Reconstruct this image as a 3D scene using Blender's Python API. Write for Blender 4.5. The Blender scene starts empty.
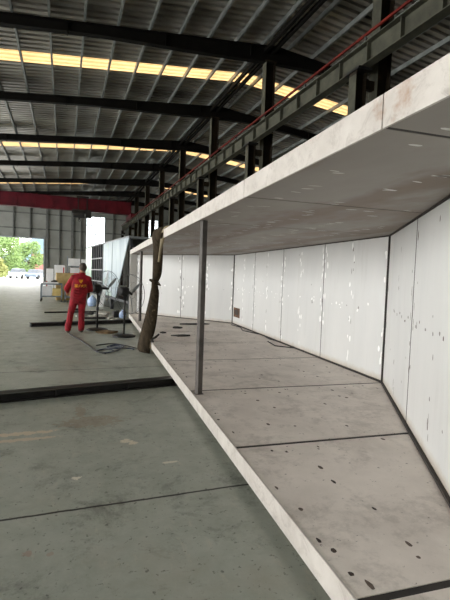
import bpy, bmesh, math, random
from mathutils import Vector, Matrix
from mathutils.bvhtree import BVHTree
random.seed(7)
SC = bpy.context.scene
COL = SC.collection
PI = math.pi

# ------------------------------------------------------------------ materials
def lin(c):
    return tuple(((v/255)/12.92 if v/255 <= .04045 else ((v/255+.055)/1.055)**2.4) for v in c)

class NT:
    def __init__(s, name):
        s.m = bpy.data.materials.new(name); s.m.use_nodes = True
        s.n = s.m.node_tree.nodes; s.l = s.m.node_tree.links
        s.b = s.n['Principled BSDF']; s.out = s.n['Material Output']
        s.tc = s.n.new('ShaderNodeTexCoord')
    def link(s, a, b): s.l.new(a, b)
    def noise(s, scale, detail=4, rough=.55, stretch=None, dist=0, off=(0, 0, 0)):
        t = s.n.new('ShaderNodeTexNoise'); t.inputs['Scale'].default_value = scale
        t.inputs['Detail'].default_value = detail; t.inputs['Roughness'].default_value = rough
        t.inputs['Distortion'].default_value = dist
        mp = s.n.new('ShaderNodeMapping'); mp.inputs['Location'].default_value = off
        if stretch: mp.inputs['Scale'].default_value = stretch
        s.link(s.tc.outputs['Object'], mp.inputs['Vector']); s.link(mp.outputs[0], t.inputs['Vector'])
        return t.outputs['Fac']
    def voronoi(s, scale, stretch=None):
        t = s.n.new('ShaderNodeTexVoronoi'); t.inputs['Scale'].default_value = scale
        mp = s.n.new('ShaderNodeMapping')
        if stretch: mp.inputs['Scale'].default_value = stretch
        s.link(s.tc.outputs['Object'], mp.inputs['Vector']); s.link(mp.outputs[0], t.inputs['Vector'])
        return t.outputs['Distance']
    def ramp(s, fac, a, b):
        r = s.n.new('ShaderNodeMapRange'); r.inputs['From Min'].default_value = a; r.inputs['From Max'].default_value = b
        r.clamp = True; s.link(fac, r.inputs['Value']); return r.outputs[0]
    def mix(s, fac, a, b):
        x = s.n.new('ShaderNodeMix'); x.data_type = 'RGBA'
        for k, v in ((0, fac), (6, a), (7, b)):
            if hasattr(v, 'node'): s.link(v, x.inputs[k])
            elif k == 0: x.inputs[0].default_value = v
            else: x.inputs[k].default_value = (*v, 1)
        return x.outputs[2]
    def math(s, op, a, b=0.0, c=None):
        x = s.n.new('ShaderNodeMath'); x.operation = op
        for k, v in enumerate((a, b) if c is None else (a, b, c)):
            if hasattr(v, 'node'): s.link(v, x.inputs[k])
            else: x.inputs[k].default_value = v
        return x.outputs[0]
    def sep(s):
        x = s.n.new('ShaderNodeSeparateXYZ'); s.link(s.tc.outputs['Object'], x.inputs[0]); return x.outputs
    def col(s, c): s.link(c, s.b.inputs['Base Color']) if hasattr(c, 'node') else setattr(s.b.inputs['Base Color'], 'default_value', (*c, 1))
    def rough(s, r):
        s.link(r, s.b.inputs['Roughness']) if hasattr(r, 'node') else setattr(s.b.inputs['Roughness'], 'default_value', r)
    def bump(s, h, strength=.3, dist=.01):
        b = s.n.new('ShaderNodeBump'); b.inputs['Strength'].default_value = strength; b.inputs['Distance'].default_value = dist
        s.link(h, b.inputs['Height']); s.link(b.outputs[0], s.b.inputs['Normal'])

def M(name, c1, c2=None, scale=3, rough=.6, metal=0, lo=.35, hi=.65, c3=None, s3=12, lo3=.62, hi3=.75, stretch=None, bump=0, spec=None):
    t = NT(name); c1 = lin(c1)
    if c2 is None: c2 = tuple(v*.8 for v in c1)
    else: c2 = lin(c2)
    c = t.mix(t.ramp(t.noise(scale, 5, stretch=stretch), lo, hi), c1, c2)
    if c3: c = t.mix(t.ramp(t.noise(s3, 5, .6, off=(3, 7, 1)), lo3, hi3), c, lin(c3))
    t.col(c); t.rough(rough); t.b.inputs['Metallic'].default_value = metal
    if spec is not None: t.b.inputs['Specular IOR Level'].default_value = spec
    if bump: t.bump(t.noise(scale*4, 4), bump)
    return t.m

MAT = {}
def build_materials():
    # painted workshop floor: grey green, stained, scuffed, transverse joints
    t = NT('floor_paint')
    c = t.mix(t.ramp(t.noise(.9, 6, .6), .3, .7), lin((170, 174, 162)), lin((141, 147, 135)))
    c = t.mix(t.ramp(t.noise(5, 7, .75, dist=.2), .35, .75), c, lin((178, 182, 172)))
    c = t.mix(t.math('MULTIPLY', t.ramp(t.noise(2.2, 8, .78, dist=.3, off=(5, 2, 0)), .53, .72), .7), c, lin((66, 68, 62)))
    c = t.mix(t.math('MULTIPLY', t.ramp(t.noise(14, 6, .75, stretch=(1, .35, 1), off=(1, 9, 0)), .57, .72), .65), c, lin((190, 186, 170)))
    c = t.mix(t.math('MULTIPLY', t.ramp(t.noise(26, 4, .65), .61, .68), .65), c, lin((52, 52, 48)))
    c = t.mix(t.math('MULTIPLY', t.ramp(t.noise(.55, 5, .6, off=(8, 3, 0)), .60, .72), .35), c, lin((150, 128, 104)))
    x, y, z = t.sep()
    # rubbed patches: (centre x, y, half sizes, colour)
    def patch(cin, px, py, rx, ry, colr, amt=.8):
        u = t.math('DIVIDE', t.math('SUBTRACT', x, px), rx); v = t.math('DIVIDE', t.math('SUBTRACT', y, py), ry)
        d = t.math('ADD', t.math('MULTIPLY', u, u), t.math('MULTIPLY', v, v))
        d = t.math('ADD', d, t.math('MULTIPLY', t.math('SUBTRACT', t.noise(16, 4, .7), .5), 5.5))
        return t.mix(t.math('MULTIPLY', t.ramp(d, 1.1, .75), amt), cin, lin(colr))
    for a in ((-.33, 4.17, .30, .045, (212, 196, 170)), (-.33, 4.02, .28, .035, (206, 190, 166)), (.53, 3.76, .055, .045, (226, 216, 194)), (.58, 3.70, .04, .035, (220, 210, 188)),
              (.10, 3.16, .035, .028, (236, 230, 214)), (.80, 3.24, .07, .018, (224, 218, 200)), (.27, 4.35, .30, .16, (146, 126, 104), .5), (.18, 4.7, .05, .22, (150, 130, 108), .5),
              (-.16, 2.36, .03, .025, (164, 118, 102), .4), (-.05, 2.33, .02, .02, (164, 122, 104), .35)):
        c = patch(c, *a)
    wob = t.math('MULTIPLY', t.math('SUBTRACT', t.noise(6, 4, .7), .5), .02)
    yy = t.math('ADD', y, wob)
    m4 = t.math('ABSOLUTE', t.math('SUBTRACT', t.math('MODULO', t.math('ADD', yy, 40-2.735+2), 4.0), 2.0))
    c = t.mix(t.ramp(m4, .013, .006), c, lin((30, 30, 27)))
    t.col(c)
    t.rough(t.ramp(t.noise(3, 5, .7), -.15, 1.35)); t.b.inputs['Specular IOR Level'].default_value = .42
    t.bump(t.noise(40, 4), .08, .004)
    MAT['floor'] = t.m
    # corrugated roof sheet, dark shiny
    t = NT('roof_sheet')
    t.col(t.mix(t.ramp(t.noise(.5, 3, .5, stretch=(.5, 1.5, 1)), .35, .65), lin((180, 176, 168)), lin((122, 118, 111))))
    t.b.inputs['Metallic'].default_value = .6; t.rough(.33)
    MAT['roof'] = t.m
    t = NT('skylight_sheet')
    tr = t.n.new('ShaderNodeBsdfTranslucent'); ad = t.n.new('ShaderNodeMixShader')
    cc = t.mix(t.ramp(t.noise(1.2, 4, .6), .35, .7), (.75, .61, .41), (.66, .52, .34))
    t.link(cc, tr.inputs['Color']); t.col(cc); t.rough(.6)
    ad.inputs[0].default_value = .18; t.link(tr.outputs[0], ad.inputs[1]); t.link(t.b.outputs[0], ad.inputs[2])
    t.link(ad.outputs[0], t.out.inputs['Surface']); MAT['skylight'] = t.m
    t = NT('window_glass')
    tr = t.n.new('ShaderNodeBsdfTransparent'); tr.inputs['Color'].default_value = (.86, .9, .92, 1)
    gl = t.n.new('ShaderNodeBsdfGlossy'); gl.inputs['Roughness'].default_value = .05
    mx = t.n.new('ShaderNodeMixShader'); mx.inputs[0].default_value = .08
    t.link(tr.outputs[0], mx.inputs[1]); t.link(gl.outputs[0], mx.inputs[2]); t.link(mx.outputs[0], t.out.inputs['Surface']); MAT['glass'] = t.m
    MAT['cladding'] = M('wall_cladding', (146, 148, 143), (130, 132, 127), .8, .6)
    MAT['girt'] = M('girt_steel', (108, 110, 107), (88, 90, 87), 2, .6)
    MAT['dark_steel'] = M('dark_painted_steel', (44, 36, 26), (28, 23, 17), 2.5, .7, c3=(72, 48, 26), s3=3, spec=.15)
    MAT['rafter'] = M('rafter_steel', (20, 18, 15), (12, 11, 9), 2, .7, spec=.12)
    MAT['purlin'] = M('galvanised_purlin', (134, 138, 136), (104, 108, 106), 3, .45, .3)
    MAT['runway'] = M('grey_green_steel', (84, 84, 72), (62, 62, 54), 3, .65, c3=(52, 42, 32), s3=5, spec=.2)
    MAT['crane_red'] = M('crane_red_paint', (84, 12, 26), (62, 8, 20), 1.5, .55, spec=.2)
    MAT['rail_red'] = M('conductor_red', (108, 32, 22), (78, 22, 18), 5, .6, spec=.2)
    MAT['black'] = M('black_paint', (22, 22, 22), (14, 14, 14), 6, .5)
    MAT['rubber'] = M('black_rubber', (24, 24, 24), (34, 34, 34), 8, .7)
    # deck plate
    t = NT('deck_plate')
    c = t.mix(t.ramp(t.noise(1.6, 6, .65), .3, .7), lin((230, 221, 212)), lin((202, 193, 184)))
    c = t.mix(t.math('MULTIPLY', t.ramp(t.noise(3.2, 8, .78, dist=.15, off=(4, 4, 4)), .50, .72), .6), c, lin((128, 118, 109)))
    c = t.mix(t.math('MULTIPLY', t.ramp(t.noise(7, 6, .7, off=(1, 2, 3), stretch=(1, .5, 1)), .58, .72), .4), c, lin((236, 230, 222)))
    c = t.mix(t.math('MULTIPLY', t.ramp(t.noise(26, 3, .7), .66, .72), .7), c, lin((84, 74, 66)))
    t.col(c); t.rough(.55); t.b.inputs['Specular IOR Level'].default_value = .35; MAT['deck'] = t.m
    MAT['seam'] = M('dark_seam', (54, 48, 43), (36, 32, 30), 10, .75)
    MAT['scorch'] = M('scorch_mark', (66, 52, 44), (44, 36, 32), 30, .8)
    MAT['scorch_light'] = M('faded_scorch', (104, 90, 80), (84, 72, 64), 30, .8)
    # white plates
    def white(nm, a, b, rust=True, streak=True):
        t = NT(nm); c = t.mix(t.ramp(t.noise(1.2, 5, .6, stretch=(1, 1, .3)), .3, .7), lin(a), lin(b))
        if streak: c = t.mix(t.math('MULTIPLY', t.ramp(t.noise(5, 6, .7, stretch=(1, 1, .12), off=(2, 2, 2)), .55, .75), .35), c, lin((176, 174, 170)))
        if rust:
            x, y, z = t.sep()
            c = t.mix(t.math('MULTIPLY', t.ramp(t.math('ADD', z, t.math('MULTIPLY', t.noise(9, 5, .7), .12)), .38, .26), .75), c, lin((168, 146, 110)))
        t.col(c); t.rough(.42); MAT[nm] = t.m
    white('white_wall', (216, 216, 214), (202, 203, 202))
    white('jamb', (190, 188, 182), (170, 168, 162), False)
    t = NT('white_edge')
    c = t.mix(t.ramp(t.noise(4, 6, .65), .3, .7), lin((214, 208, 201)), lin((190, 183, 176)))
    c = t.mix(t.math('MULTIPLY', t.ramp(t.noise(9, 8, .8, dist=1), .50, .68), .55), c, lin((150, 140, 133)))
    c = t.mix(t.math('MULTIPLY', t.ramp(t.noise(2.3, 6, .7, off=(9, 4, 2)), .62, .72), .75), c, lin((158, 116, 82)))
    t.col(c); t.rough(.5); MAT['edge'] = t.m
    MAT['dab'] = M('white_touch_up', (252, 252, 250), (244, 244, 242), 20, .4)
    MAT['dab_grey'] = M('grey_mark_shaded_dab', (150, 148, 144), (112, 108, 104), 20, .6)  # grey marks, also the shaded dabs of the near wall
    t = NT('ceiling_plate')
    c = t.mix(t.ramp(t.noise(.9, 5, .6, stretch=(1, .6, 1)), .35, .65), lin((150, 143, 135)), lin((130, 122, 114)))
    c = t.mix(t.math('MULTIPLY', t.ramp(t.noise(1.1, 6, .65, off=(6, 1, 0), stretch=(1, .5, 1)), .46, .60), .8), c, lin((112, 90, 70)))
    x, y, z = t.sep()
    off = t.math('ADD', t.math('SUBTRACT', x, t.math('MULTIPLY', y, .066)), .943)   # distance in from the open edge
    wv = t.math('MULTIPLY', t.math('SUBTRACT', t.noise(1.2, 4, .6, off=(3, 3, 3)), .5), .5)
    for o_, w_ in ((.80, .17), (2.0, .2)):
        d = t.math('ABSOLUTE', t.math('SUBTRACT', t.math('ADD', off, wv), o_))
        c = t.mix(t.math('MULTIPLY', t.ramp(d, w_, w_*.4), .75), c, lin((104, 82, 62)))
    t.col(c); t.rough(.5); MAT['ceil'] = t.m
    MAT['ceil_dab'] = M('pale_brush_stroke', (226, 224, 220), (204, 202, 198), 18, .5)
    MAT['rust_smear'] = M('rust_smear', (112, 88, 68), (126, 108, 92), 8, .7)
    MAT['post'] = M('grey_tube_steel', (98, 92, 88), (66, 62, 59), 6, .6, 0, spec=.3, c3=(80, 46, 30), s3=5, lo3=.64, hi3=.7)
    MAT['hatch'] = M('rusty_hatch', (112, 76, 50), (70, 48, 34), 12, .8)
    MAT['sling'] = M('brown_sling', (72, 62, 49), (46, 40, 32), 7, .95, spec=.1, stretch=(3, 3, .6), c3=(112, 98, 76), s3=14)
    MAT['sling_light'] = M('tan_sling', (150, 136, 108), (112, 100, 80), 9, .9)
    MAT['sleeper'] = M('blackened_steel', (46, 44, 42), (28, 27, 26), 4, .5, .2)
    MAT['scrap'] = M('dark_scrap', (58, 55, 52), (36, 34, 33), 9, .8)
    MAT['red_cloth'] = M('red_workwear', (168, 14, 34), (118, 8, 22), 7, .8, bump=.3)
    MAT['yellow_print'] = M('yellow_print', (240, 170, 30), (220, 140, 24), 20, .7)
    MAT['skin'] = M('skin', (196, 146, 116), (178, 126, 98), 14, .55)
    MAT['hair'] = M('dark_hair', (84, 70, 60), (56, 47, 41), 40, .7)
    MAT['shoe'] = M('brown_shoe', (104, 92, 78), (70, 60, 50), 14, .7)
    MAT['film'] = M('blue_film', (178, 192, 199), (148, 166, 178), 3, .3, stretch=(1, 1, .2), c3=(172, 200, 160), s3=.9, lo3=.5, hi3=.7)
    MAT['film_green_reflection'] = M('reflected_green_film', (158, 190, 158), (136, 164, 152), 3, .25, stretch=(1, 1, .2))  # reflected greenery put into the film colour
    MAT['frame_dark'] = M('dark_frame', (40, 42, 46), (28, 30, 33), 4, .5)
    MAT['frame_light'] = M('grey_frame_rail', (150, 154, 156), (120, 124, 126), 4, .5)
    MAT['white_plain'] = M('white_sheet', (244, 245, 246), (230, 232, 234), 3, .5)
    MAT['tan_box'] = M('tan_cardboard', (196, 170, 116), (172, 146, 98), 4, .8)
    MAT['foam'] = M('yellow_foam', (226, 202, 134), (208, 182, 116), 5, .9)
    MAT['cart'] = M('grey_cart_steel', (132, 142, 150), (102, 112, 120), 5, .5)
    MAT['red_mark'] = M('red_paint', (206, 40, 40), (180, 30, 34), 5, .6)
    MAT['blue_bag'] = M('blue_plastic', (150, 180, 226), (196, 212, 236), 9, .35)
    MAT['cable'] = M('cable_black', (34, 34, 36), (24, 24, 26), 10, .6)
    MAT['hose'] = M('hose_blue_black', (44, 56, 84), (28, 34, 52), 10, .45)
    MAT['rag'] = M('brown_rag', (128, 104, 70), (88, 72, 50), 12, .95)
    MAT['card'] = M('pale_offcut', (206, 204, 196), (160, 156, 146), 8, .8)
    MAT['yard'] = M('yard_concrete', (206, 204, 198), (186, 184, 178), .4, .8)
    MAT['leaf'] = M('tree_leaves', (122, 146, 84), (100, 126, 66), .8, .7)
    MAT['leaf2'] = M('yellow_green_leaves', (146, 148, 84), (122, 130, 70), .8, .7)
    MAT['bark'] = M('bark', (120, 108, 92), (92, 82, 70), 3, .9)
    MAT['hill'] = M('blue_green_hill', (84, 108, 122), (70, 96, 104), .05, .9)
    MAT['pink_wall'] = M('pink_render', (150, 100, 92), (136, 88, 82), .5, .8)
    MAT['car_silver'] = M('car_silver', (196, 202, 210), (176, 182, 190), 2, .3, .3)
    MAT['car_dark'] = M('car_blue_grey', (110, 122, 138), (92, 104, 120), 2, .3, .3)
    MAT['car_glass'] = M('car_glass', (60, 66, 74), (44, 50, 56), 2, .1)
build_materials()

# ------------------------------------------------------------------ mesh helpers
class MB:
    def __init__(s, *mats): s.v = []; s.f = []; s.mi = []; s.mats = mats; s.cur = 0
    def use(s, i): s.cur = i; return s
    def add(s, vs, fs):
        o = len(s.v); s.v += [Vector(v) for v in vs]
        for f in fs: s.f.append([o+i for i in f]); s.mi.append(s.cur)
        return s
    def box(s, c, d, rz=0, R=None):
        c = Vector(c); h = Vector(d)/2; R = R or Matrix.Rotation(rz, 3, 'Z')
        vs = [c + R @ Vector((x*h.x, y*h.y, z*h.z)) for x in (-1, 1) for y in (-1, 1) for z in (-1, 1)]
        return s.add(vs, [(0, 1, 3, 2), (4, 6, 7, 5), (0, 4, 5, 1), (2, 3, 7, 6), (0, 2, 6, 4), (1, 5, 7, 3)])
    def bar(s, a, b, w, h, up=(0, 0, 1)):
        a = Vector(a); b = Vector(b); d = (b-a).normalized(); u = Vector(up)
        if abs(d.dot(u)) > .99: u = Vector((0, 1, 0))
        x = d.cross(u).normalized(); u = x.cross(d)
        vs = [p + x*i*w/2 + u*j*h/2 for p in (a, b) for i, j in ((-1, -1), (1, -1), (1, 1), (-1, 1))]
        return s.add(vs, [(3, 2, 1, 0), (4, 5, 6, 7), (0, 1, 5, 4), (1, 2, 6, 5), (2, 3, 7, 6), (3, 0, 4, 7)])
    def prism(s, poly, z0, z1):
        n = len(poly)
        a = sum(poly[i][0]*poly[(i+1) % n][1]-poly[(i+1) % n][0]*poly[i][1] for i in range(n))
        if a < 0: poly = poly[::-1]
        vs = [(p[0], p[1], z0) for p in poly]+[(p[0], p[1], z1) for p in poly]
        return s.add(vs, [tuple(range(n-1, -1, -1)), tuple(range(n, 2*n))]+[(i, (i+1) % n, n+(i+1) % n, n+i) for i in range(n)])
    def loft(s, rings, cap=True):
        n = len(rings[0]); vs = [p for r in rings for p in r]; fs = []
        for k in range(len(rings)-1):
            for i in range(n):
                j = (i+1) % n; fs.append((k*n+i, k*n+j, (k+1)*n+j, (k+1)*n+i))
        if cap: fs += [tuple(range(n-1, -1, -1)), tuple(range((len(rings)-1)*n, len(rings)*n))]
        return s.add(vs, fs)
    def tube(s, pts, r, n=8, cap=True, up=None):
        pts = [Vector(p) for p in pts]; rings = []; N = len(pts); u0 = None
        for i, p in enumerate(pts):
            d = (pts[min(i+1, N-1)]-pts[max(i-1, 0)])
            d = d.normalized() if d.length > 1e-9 else Vector((0, 0, 1))
            if u0 is None:
                u0 = Vector(up) if up else (Vector((0, 0, 1)) if abs(d.z) < .9 else Vector((0, 1, 0)))
            x = d.cross(u0)
            if x.length < 1e-6: x = d.orthogonal()
            x.normalize(); u = x.cross(d).normalized(); u0 = u
            rr = r[i] if isinstance(r, (list, tuple)) else r
            ra, rb = rr if isinstance(rr, (list, tuple)) else (rr, rr)
            rings.append([p + x*math.cos(2*PI*k/n)*ra + u*math.sin(2*PI*k/n)*rb for k in range(n)])
        return s.loft(rings, cap)
    def cyl(s, a, b, r, n=16): return s.tube([a, b], r, n)
    def ell(s, c, r, nu=14, nv=9, R=None):
        c = Vector(c); R = R or Matrix.Identity(3); rings = []
        for j in range(1, nv):
            t = PI*j/nv
            rings.append([c + R @ Vector((r[0]*math.sin(t)*math.cos(2*PI*k/nu), r[1]*math.sin(t)*math.sin(2*PI*k/nu), -r[2]*math.cos(t))) for k in range(nu)])
        return s.loft(rings)
    def torus(s, c, R, rr, axis, n=32, m=6):
        c = Vector(c); ax = Vector(axis).normalized(); x = ax.orthogonal().normalized(); y = ax.cross(x)
        vs = []; fs = []
        for i in range(n):
            a = 2*PI*i/n; d = x*math.cos(a)+y*math.sin(a)
            for j in range(m):
                b = 2*PI*j/m; vs.append(c + d*(R+rr*math.cos(b)) + ax*rr*math.sin(b))
        for i in range(n):
            for j in range(m):
                fs.append((i*m+j, ((i+1) % n)*m+j, ((i+1) % n)*m+(j+1) % m, i*m+(j+1) % m))
        return s.add(vs, fs)
    def dab(s, c, u, v, nrm, ru, rv, n=8):
        c = Vector(c); u = Vector(u).normalized(); v = Vector(v).normalized(); nrm = Vector(nrm).normalized()
        vs = [c + u*ru*math.cos(2*PI*k/n)*random.uniform(.75, 1.15) + v*rv*math.sin(2*PI*k/n)*random.uniform(.75, 1.15) for k in range(n)]
        if u.cross(v).dot(nrm) < 0: vs.reverse()
        return s.add(vs, [tuple(range(n))])
    def build(s, name, parent=None, smooth=False, origin=None, mats=None):
        me = bpy.data.meshes.new(name)
        if parent is not None: o0 = wloc(parent)
        elif origin is not None: o0 = Vector(origin)
        else: o0 = Vector((0, 0, 0))
        me.from_pydata([tuple(v-o0) for v in s.v], [], s.f)
        for m in (mats or s.mats): me.materials.append(MAT[m])
        for p, i in zip(me.polygons, s.mi): p.material_index = i; p.use_smooth = smooth
        me.update()
        o = bpy.data.objects.new(name, me); COL.objects.link(o)
        if parent is not None: o.parent = parent
        else: o.location = o0
        return o

def wloc(o):
    v = Vector(o.location)
    while o.parent: o = o.parent; v += o.location
    return v
def tag(o, label, cat, group=None):
    o['label'] = label; o['category'] = cat
    if group: o['group'] = group
    return o
def thing(name, loc, label, cat, group=None):
    o = bpy.data.objects.new(name, None); COL.objects.link(o); o.location = loc; o.empty_display_size = .2
    return tag(o, label, cat, group)
def struct(o): o['kind'] = 'structure'; return o
def label(o, t): o['label'] = t; return o
ORD = ['first', 'second', 'third', 'fourth', 'fifth', 'sixth', 'seventh', 'eighth', 'ninth', 'tenth', 'eleventh', 'twelfth',
       'thirteenth', 'fourteenth', 'fifteenth', 'sixteenth', 'seventeenth', 'eighteenth', 'nineteenth', 'twentieth']

# ------------------------------------------------------------------ the hall
YB = 50.4                       # back wall
RIDGE = 7.0
def roof_z(x): return 9.85-.1*abs(x-RIDGE)
XL, XR, Y0 = -17.0, 20.0, -5.0

fl = MB('floor'); fl.box(((XL+XR)/2, (Y0-3+YB)/2, -.1), (XR-XL, YB-Y0+3, .2)); struct(fl.build('floor'))
yd = MB('yard'); yd.box((-20, YB+75, -.12), (260, 150, .2)); struct(yd.build('floor_yard', origin=(0, 0, 0)))

# corrugated sheets with translucent bands
BANDS = [(17.0, 17.9), (28.6, 29.5), (40.6, 41.5)]
def sheet(mb, ya, yb, x0, x1, xs):
    per = .30; prof = [(0, 0), (.16, 0), (.18, .08), (.28, .08), (.30, 0)]
    ys = []
    k = math.floor(ya/per)
    while k*per < yb:
        for a, h in prof[:-1]:
            y = k*per+a
            if ya <= y <= yb: ys.append((y, h))
        k += 1
    ys = [(ya, 0)]+ys+[(yb, 0)]
    n = len(xs); vs = []; fs = []
    for y, h in ys:
        for x in xs: vs.append((x, y, roof_z(x)+h))
    for y, h in ys:
        for x in xs: vs.append((x, y, roof_z(x)+h+.012))
    N = len(ys)*n
    for i in range(len(ys)-1):
        for j in range(n-1):
            a = i*n+j; fs.append((a, a+n, a+n+1, a+1)); fs.append((N+a, N+a+1, N+a+n+1, N+a+n))
    mb.add(vs, fs)
XS = [XL, -10, -3, 2, RIDGE, 12, XR]
rf = MB('roof'); prev = Y0
for a, b in BANDS:
    sheet(rf, prev, a, XL, XR, XS); prev = b
sheet(rf, prev, YB+.3, XL, XR, XS)
struct(rf.build('ceiling'))
for i, (a, b) in enumerate(BANDS):
    m = MB('skylight'); sheet(m, a, b, XL, XR, XS); struct(m.build('window_%d' % (i+3)))

# back wall with doorway and two windows
bw = MB('cladding')
DX0, DX1, DZ = -9.0, -2.08, 4.72
WIN = [(2.25, 4.22, 3.6, 7.5), (9.0, 10.2, 5.4, 7.6)]
def wall_rect(x0, x1, z0, z1): bw.box(((x0+x1)/2, YB+.06, (z0+z1)/2), (x1-x0, .1, z1-z0))
ZT = 8.3
wall_rect(XL, DX0, 0, ZT); wall_rect(DX0, DX1, DZ, ZT); wall_rect(DX1, WIN[0][0], 0, ZT)
wall_rect(WIN[0][0], WIN[0][1], 0, WIN[0][2]); wall_rect(WIN[0][0], WIN[0][1], WIN[0][3], ZT)
wall_rect(WIN[0][1], WIN[1][0], 0, ZT); wall_rect(WIN[1][0], WIN[1][1], 0, WIN[1][2]); wall_rect(WIN[1][0], WIN[1][1], WIN[1][3], ZT)
wall_rect(WIN[1][1], XR, 0, ZT)
zf = ZT
bw.add([(XL, YB+.01, zf), (XR, YB+.01, zf), (XR, YB+.01, roof_z(XR)), (RIDGE, YB+.01, roof_z(RIDGE)), (XL, YB+.01, roof_z(XL)),
        (XL, YB+.11, zf), (XR, YB+.11, zf), (XR, YB+.11, roof_z(XR)), (RIDGE, YB+.11, roof_z(RIDGE)), (XL, YB+.11, roof_z(XL))],
       [(0, 1, 2, 3, 4) if roof_z(XL) > zf else (0, 1, 2, 3), (9, 8, 7, 6, 5)])
# horizontal ribs of the cladding
z = .35
while z < 8.2:
    for x0, x1 in ((XL, DX0), (DX0, DX1), (DX1, WIN[0][0]), (WIN[0][0], WIN[0][1]), (WIN[0][1], WIN[1][0]), (WIN[1][0], WIN[1][1]), (WIN[1][1], XR)):
        if x0 == DX0 and z < DZ+.05: continue
        if x0 == WIN[0][0] and WIN[0][2]-.03 < z < WIN[0][3]+.03: continue
        if x0 == WIN[1][0] and WIN[1][2]-.03 < z < WIN[1][3]+.03: continue
        bw.box(((x0+x1)/2, YB+.003, z), (x1-x0, .02, .05))
    z += .35
wb = struct(bw.build('wall_back'))
for zz in (1.2, 3.75, 5.75, 7.35):
    for x0, x1 in ((XL, DX0), (DX0, DX1), (DX1, WIN[0][0]), (WIN[0][1], XR)):
        if x0 == DX0 and zz < DZ: continue
        m = MB('girt'); m.box(((x0+x1)/2, YB-.06, zz), (x1-x0, .1, .12)); struct(m.build('trim_1'))
for x, w, zb in ((-5.0, .1, DZ), (-3.4, .1, DZ), (-1.75, .24, 0), (-.5, .08, 0), (.8, .26, 0), (1.7, .1, 0), (5.1, .1, 0), (6.6, .3, 0), (12.5, .3, 0), (-9.1, .3, 0)):
    m = MB('girt'); m.box((x, YB-.14, (zb+8.4)/2), (w, .2, 8.4-zb)); struct(m.build('trim_2'))
m = MB('girt'); m.box(((DX0+DX1)/2, YB-.09, DZ+.08), (DX1-DX0+.3, .24, .16)); m.box((DX1+.06, YB-.02, DZ/2), (.14, .3, DZ)); m.box((DX0-.06, YB-.02, DZ/2), (.14, .3, DZ))
struct(m.build('door_1', mats=['frame_light']))
for i, (x0, x1, z0, z1) in enumerate(WIN):
    g = MB('glass'); g.box(((x0+x1)/2, YB+.06, (z0+z1)/2), (x1-x0, .012, z1-z0)); w = struct(g.build('window_%d' % (i+1)))
    f = MB('frame_light')
    for a in (x0, x1): f.box((a, YB+.03, (z0+z1)/2), (.07, .12, z1-z0+.07))
    for b in (z0, z1): f.box(((x0+x1)/2, YB+.03, b), (x1-x0, .12, .07))
    nx = 4 if i == 0 else 2
    for k in range(1, nx): f.box((x0+(x1-x0)*k/nx, YB+.03, (z0+z1)/2), (.08, .08, z1-z0))
    for k in range(1, 4): f.box(((x0+x1)/2, YB+.03, z0+(z1-z0)*k/4), (x1-x0, .08, .07))
    struct(f.build('window_frame', w))
m = MB('cladding'); m.box((XR+.06, (Y0+YB)/2, 4.27), (.12, YB-Y0, 8.54))
for k in range(20): m.box((XR-.01, (Y0+YB)/2, .4+k*.4), (.03, YB-Y0, .06))
struct(m.build('wall_right'))
m = MB('cladding'); m.box((XL-.06, (46+YB)/2, 3.7), (.12, YB-46, 7.4)); struct(m.build('wall_left_unseen'))  # unseen stub, cut short so daylight enters along this side
m = MB('cladding'); m.box(((XL+XR)/2, Y0-.06, 3.7), (XR-XL, .12, 7.4))  # unseen wall behind the camera, added to block daylight on near faces
m.add([(XL, Y0-.1, 7.4), (XR, Y0-.1, 7.4), (XR, Y0-.1, roof_z(XR)), (RIDGE, Y0-.1, roof_z(RIDGE)), (XL, Y0-.1, roof_z(XL))], [(0, 1, 2, 3, 4)])
struct(m.build('wall_front_unseen'))

# frames: rafters, columns, crane columns
XC, XK = 6.75, 6.15
BAYS = [2.4+6*k for k in range(9)]
def rafter(Y):
    prof = [(XL, .50), (-6, .28), (1.0, .31), (4.5, .48), (RIDGE, .56), (9.0, .33), (14, .30), (XR, .5)]
    m = MB('rafter'); t = .19
    top = [(x, roof_z(x)-t) for x, d in prof]; bot = [(x, roof_z(x)-t-d) for x, d in prof]
    for zoff, arr, hh in ((0, top, 0), (0, bot, 0)):
        for (xa, za), (xb, zb) in zip(arr[:-1], arr[1:]):
            m.bar((xa, Y, za-.008), (xb, Y, zb-.008), .22, .016)
    for i in range(len(prof)-1):
        xa, za = top[i]; xb, zb = top[i+1]; xc, zc = bot[i+1]; xd, zd = bot[i]
        vs = [(x, y, zz) for y in (Y-.006, Y+.006) for x, zz in ((xa, za), (xb, zb), (xc, zc), (xd, zd))]
        m.add(vs, [(0, 1, 2, 3), (7, 6, 5, 4), (0, 4, 5, 1), (2, 6, 7, 3)])
    for k in range(-5, 7):
        x = k*3.0
        if XL < x < XR: m.box((x, Y, roof_z(x)-t-.2), (.014, .2, .34))
    return m
def hcol(m, x, Y, z0, z1, a, b, t=.02):
    m.box((x-a/2+t/2, Y, (z0+z1)/2), (t, b, z1-z0)); m.box((x+a/2-t/2, Y, (z0+z1)/2), (t, b, z1-z0)); m.box((x, Y, (z0+z1)/2), (a-2*t, t, z1-z0))
vis = 0
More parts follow.
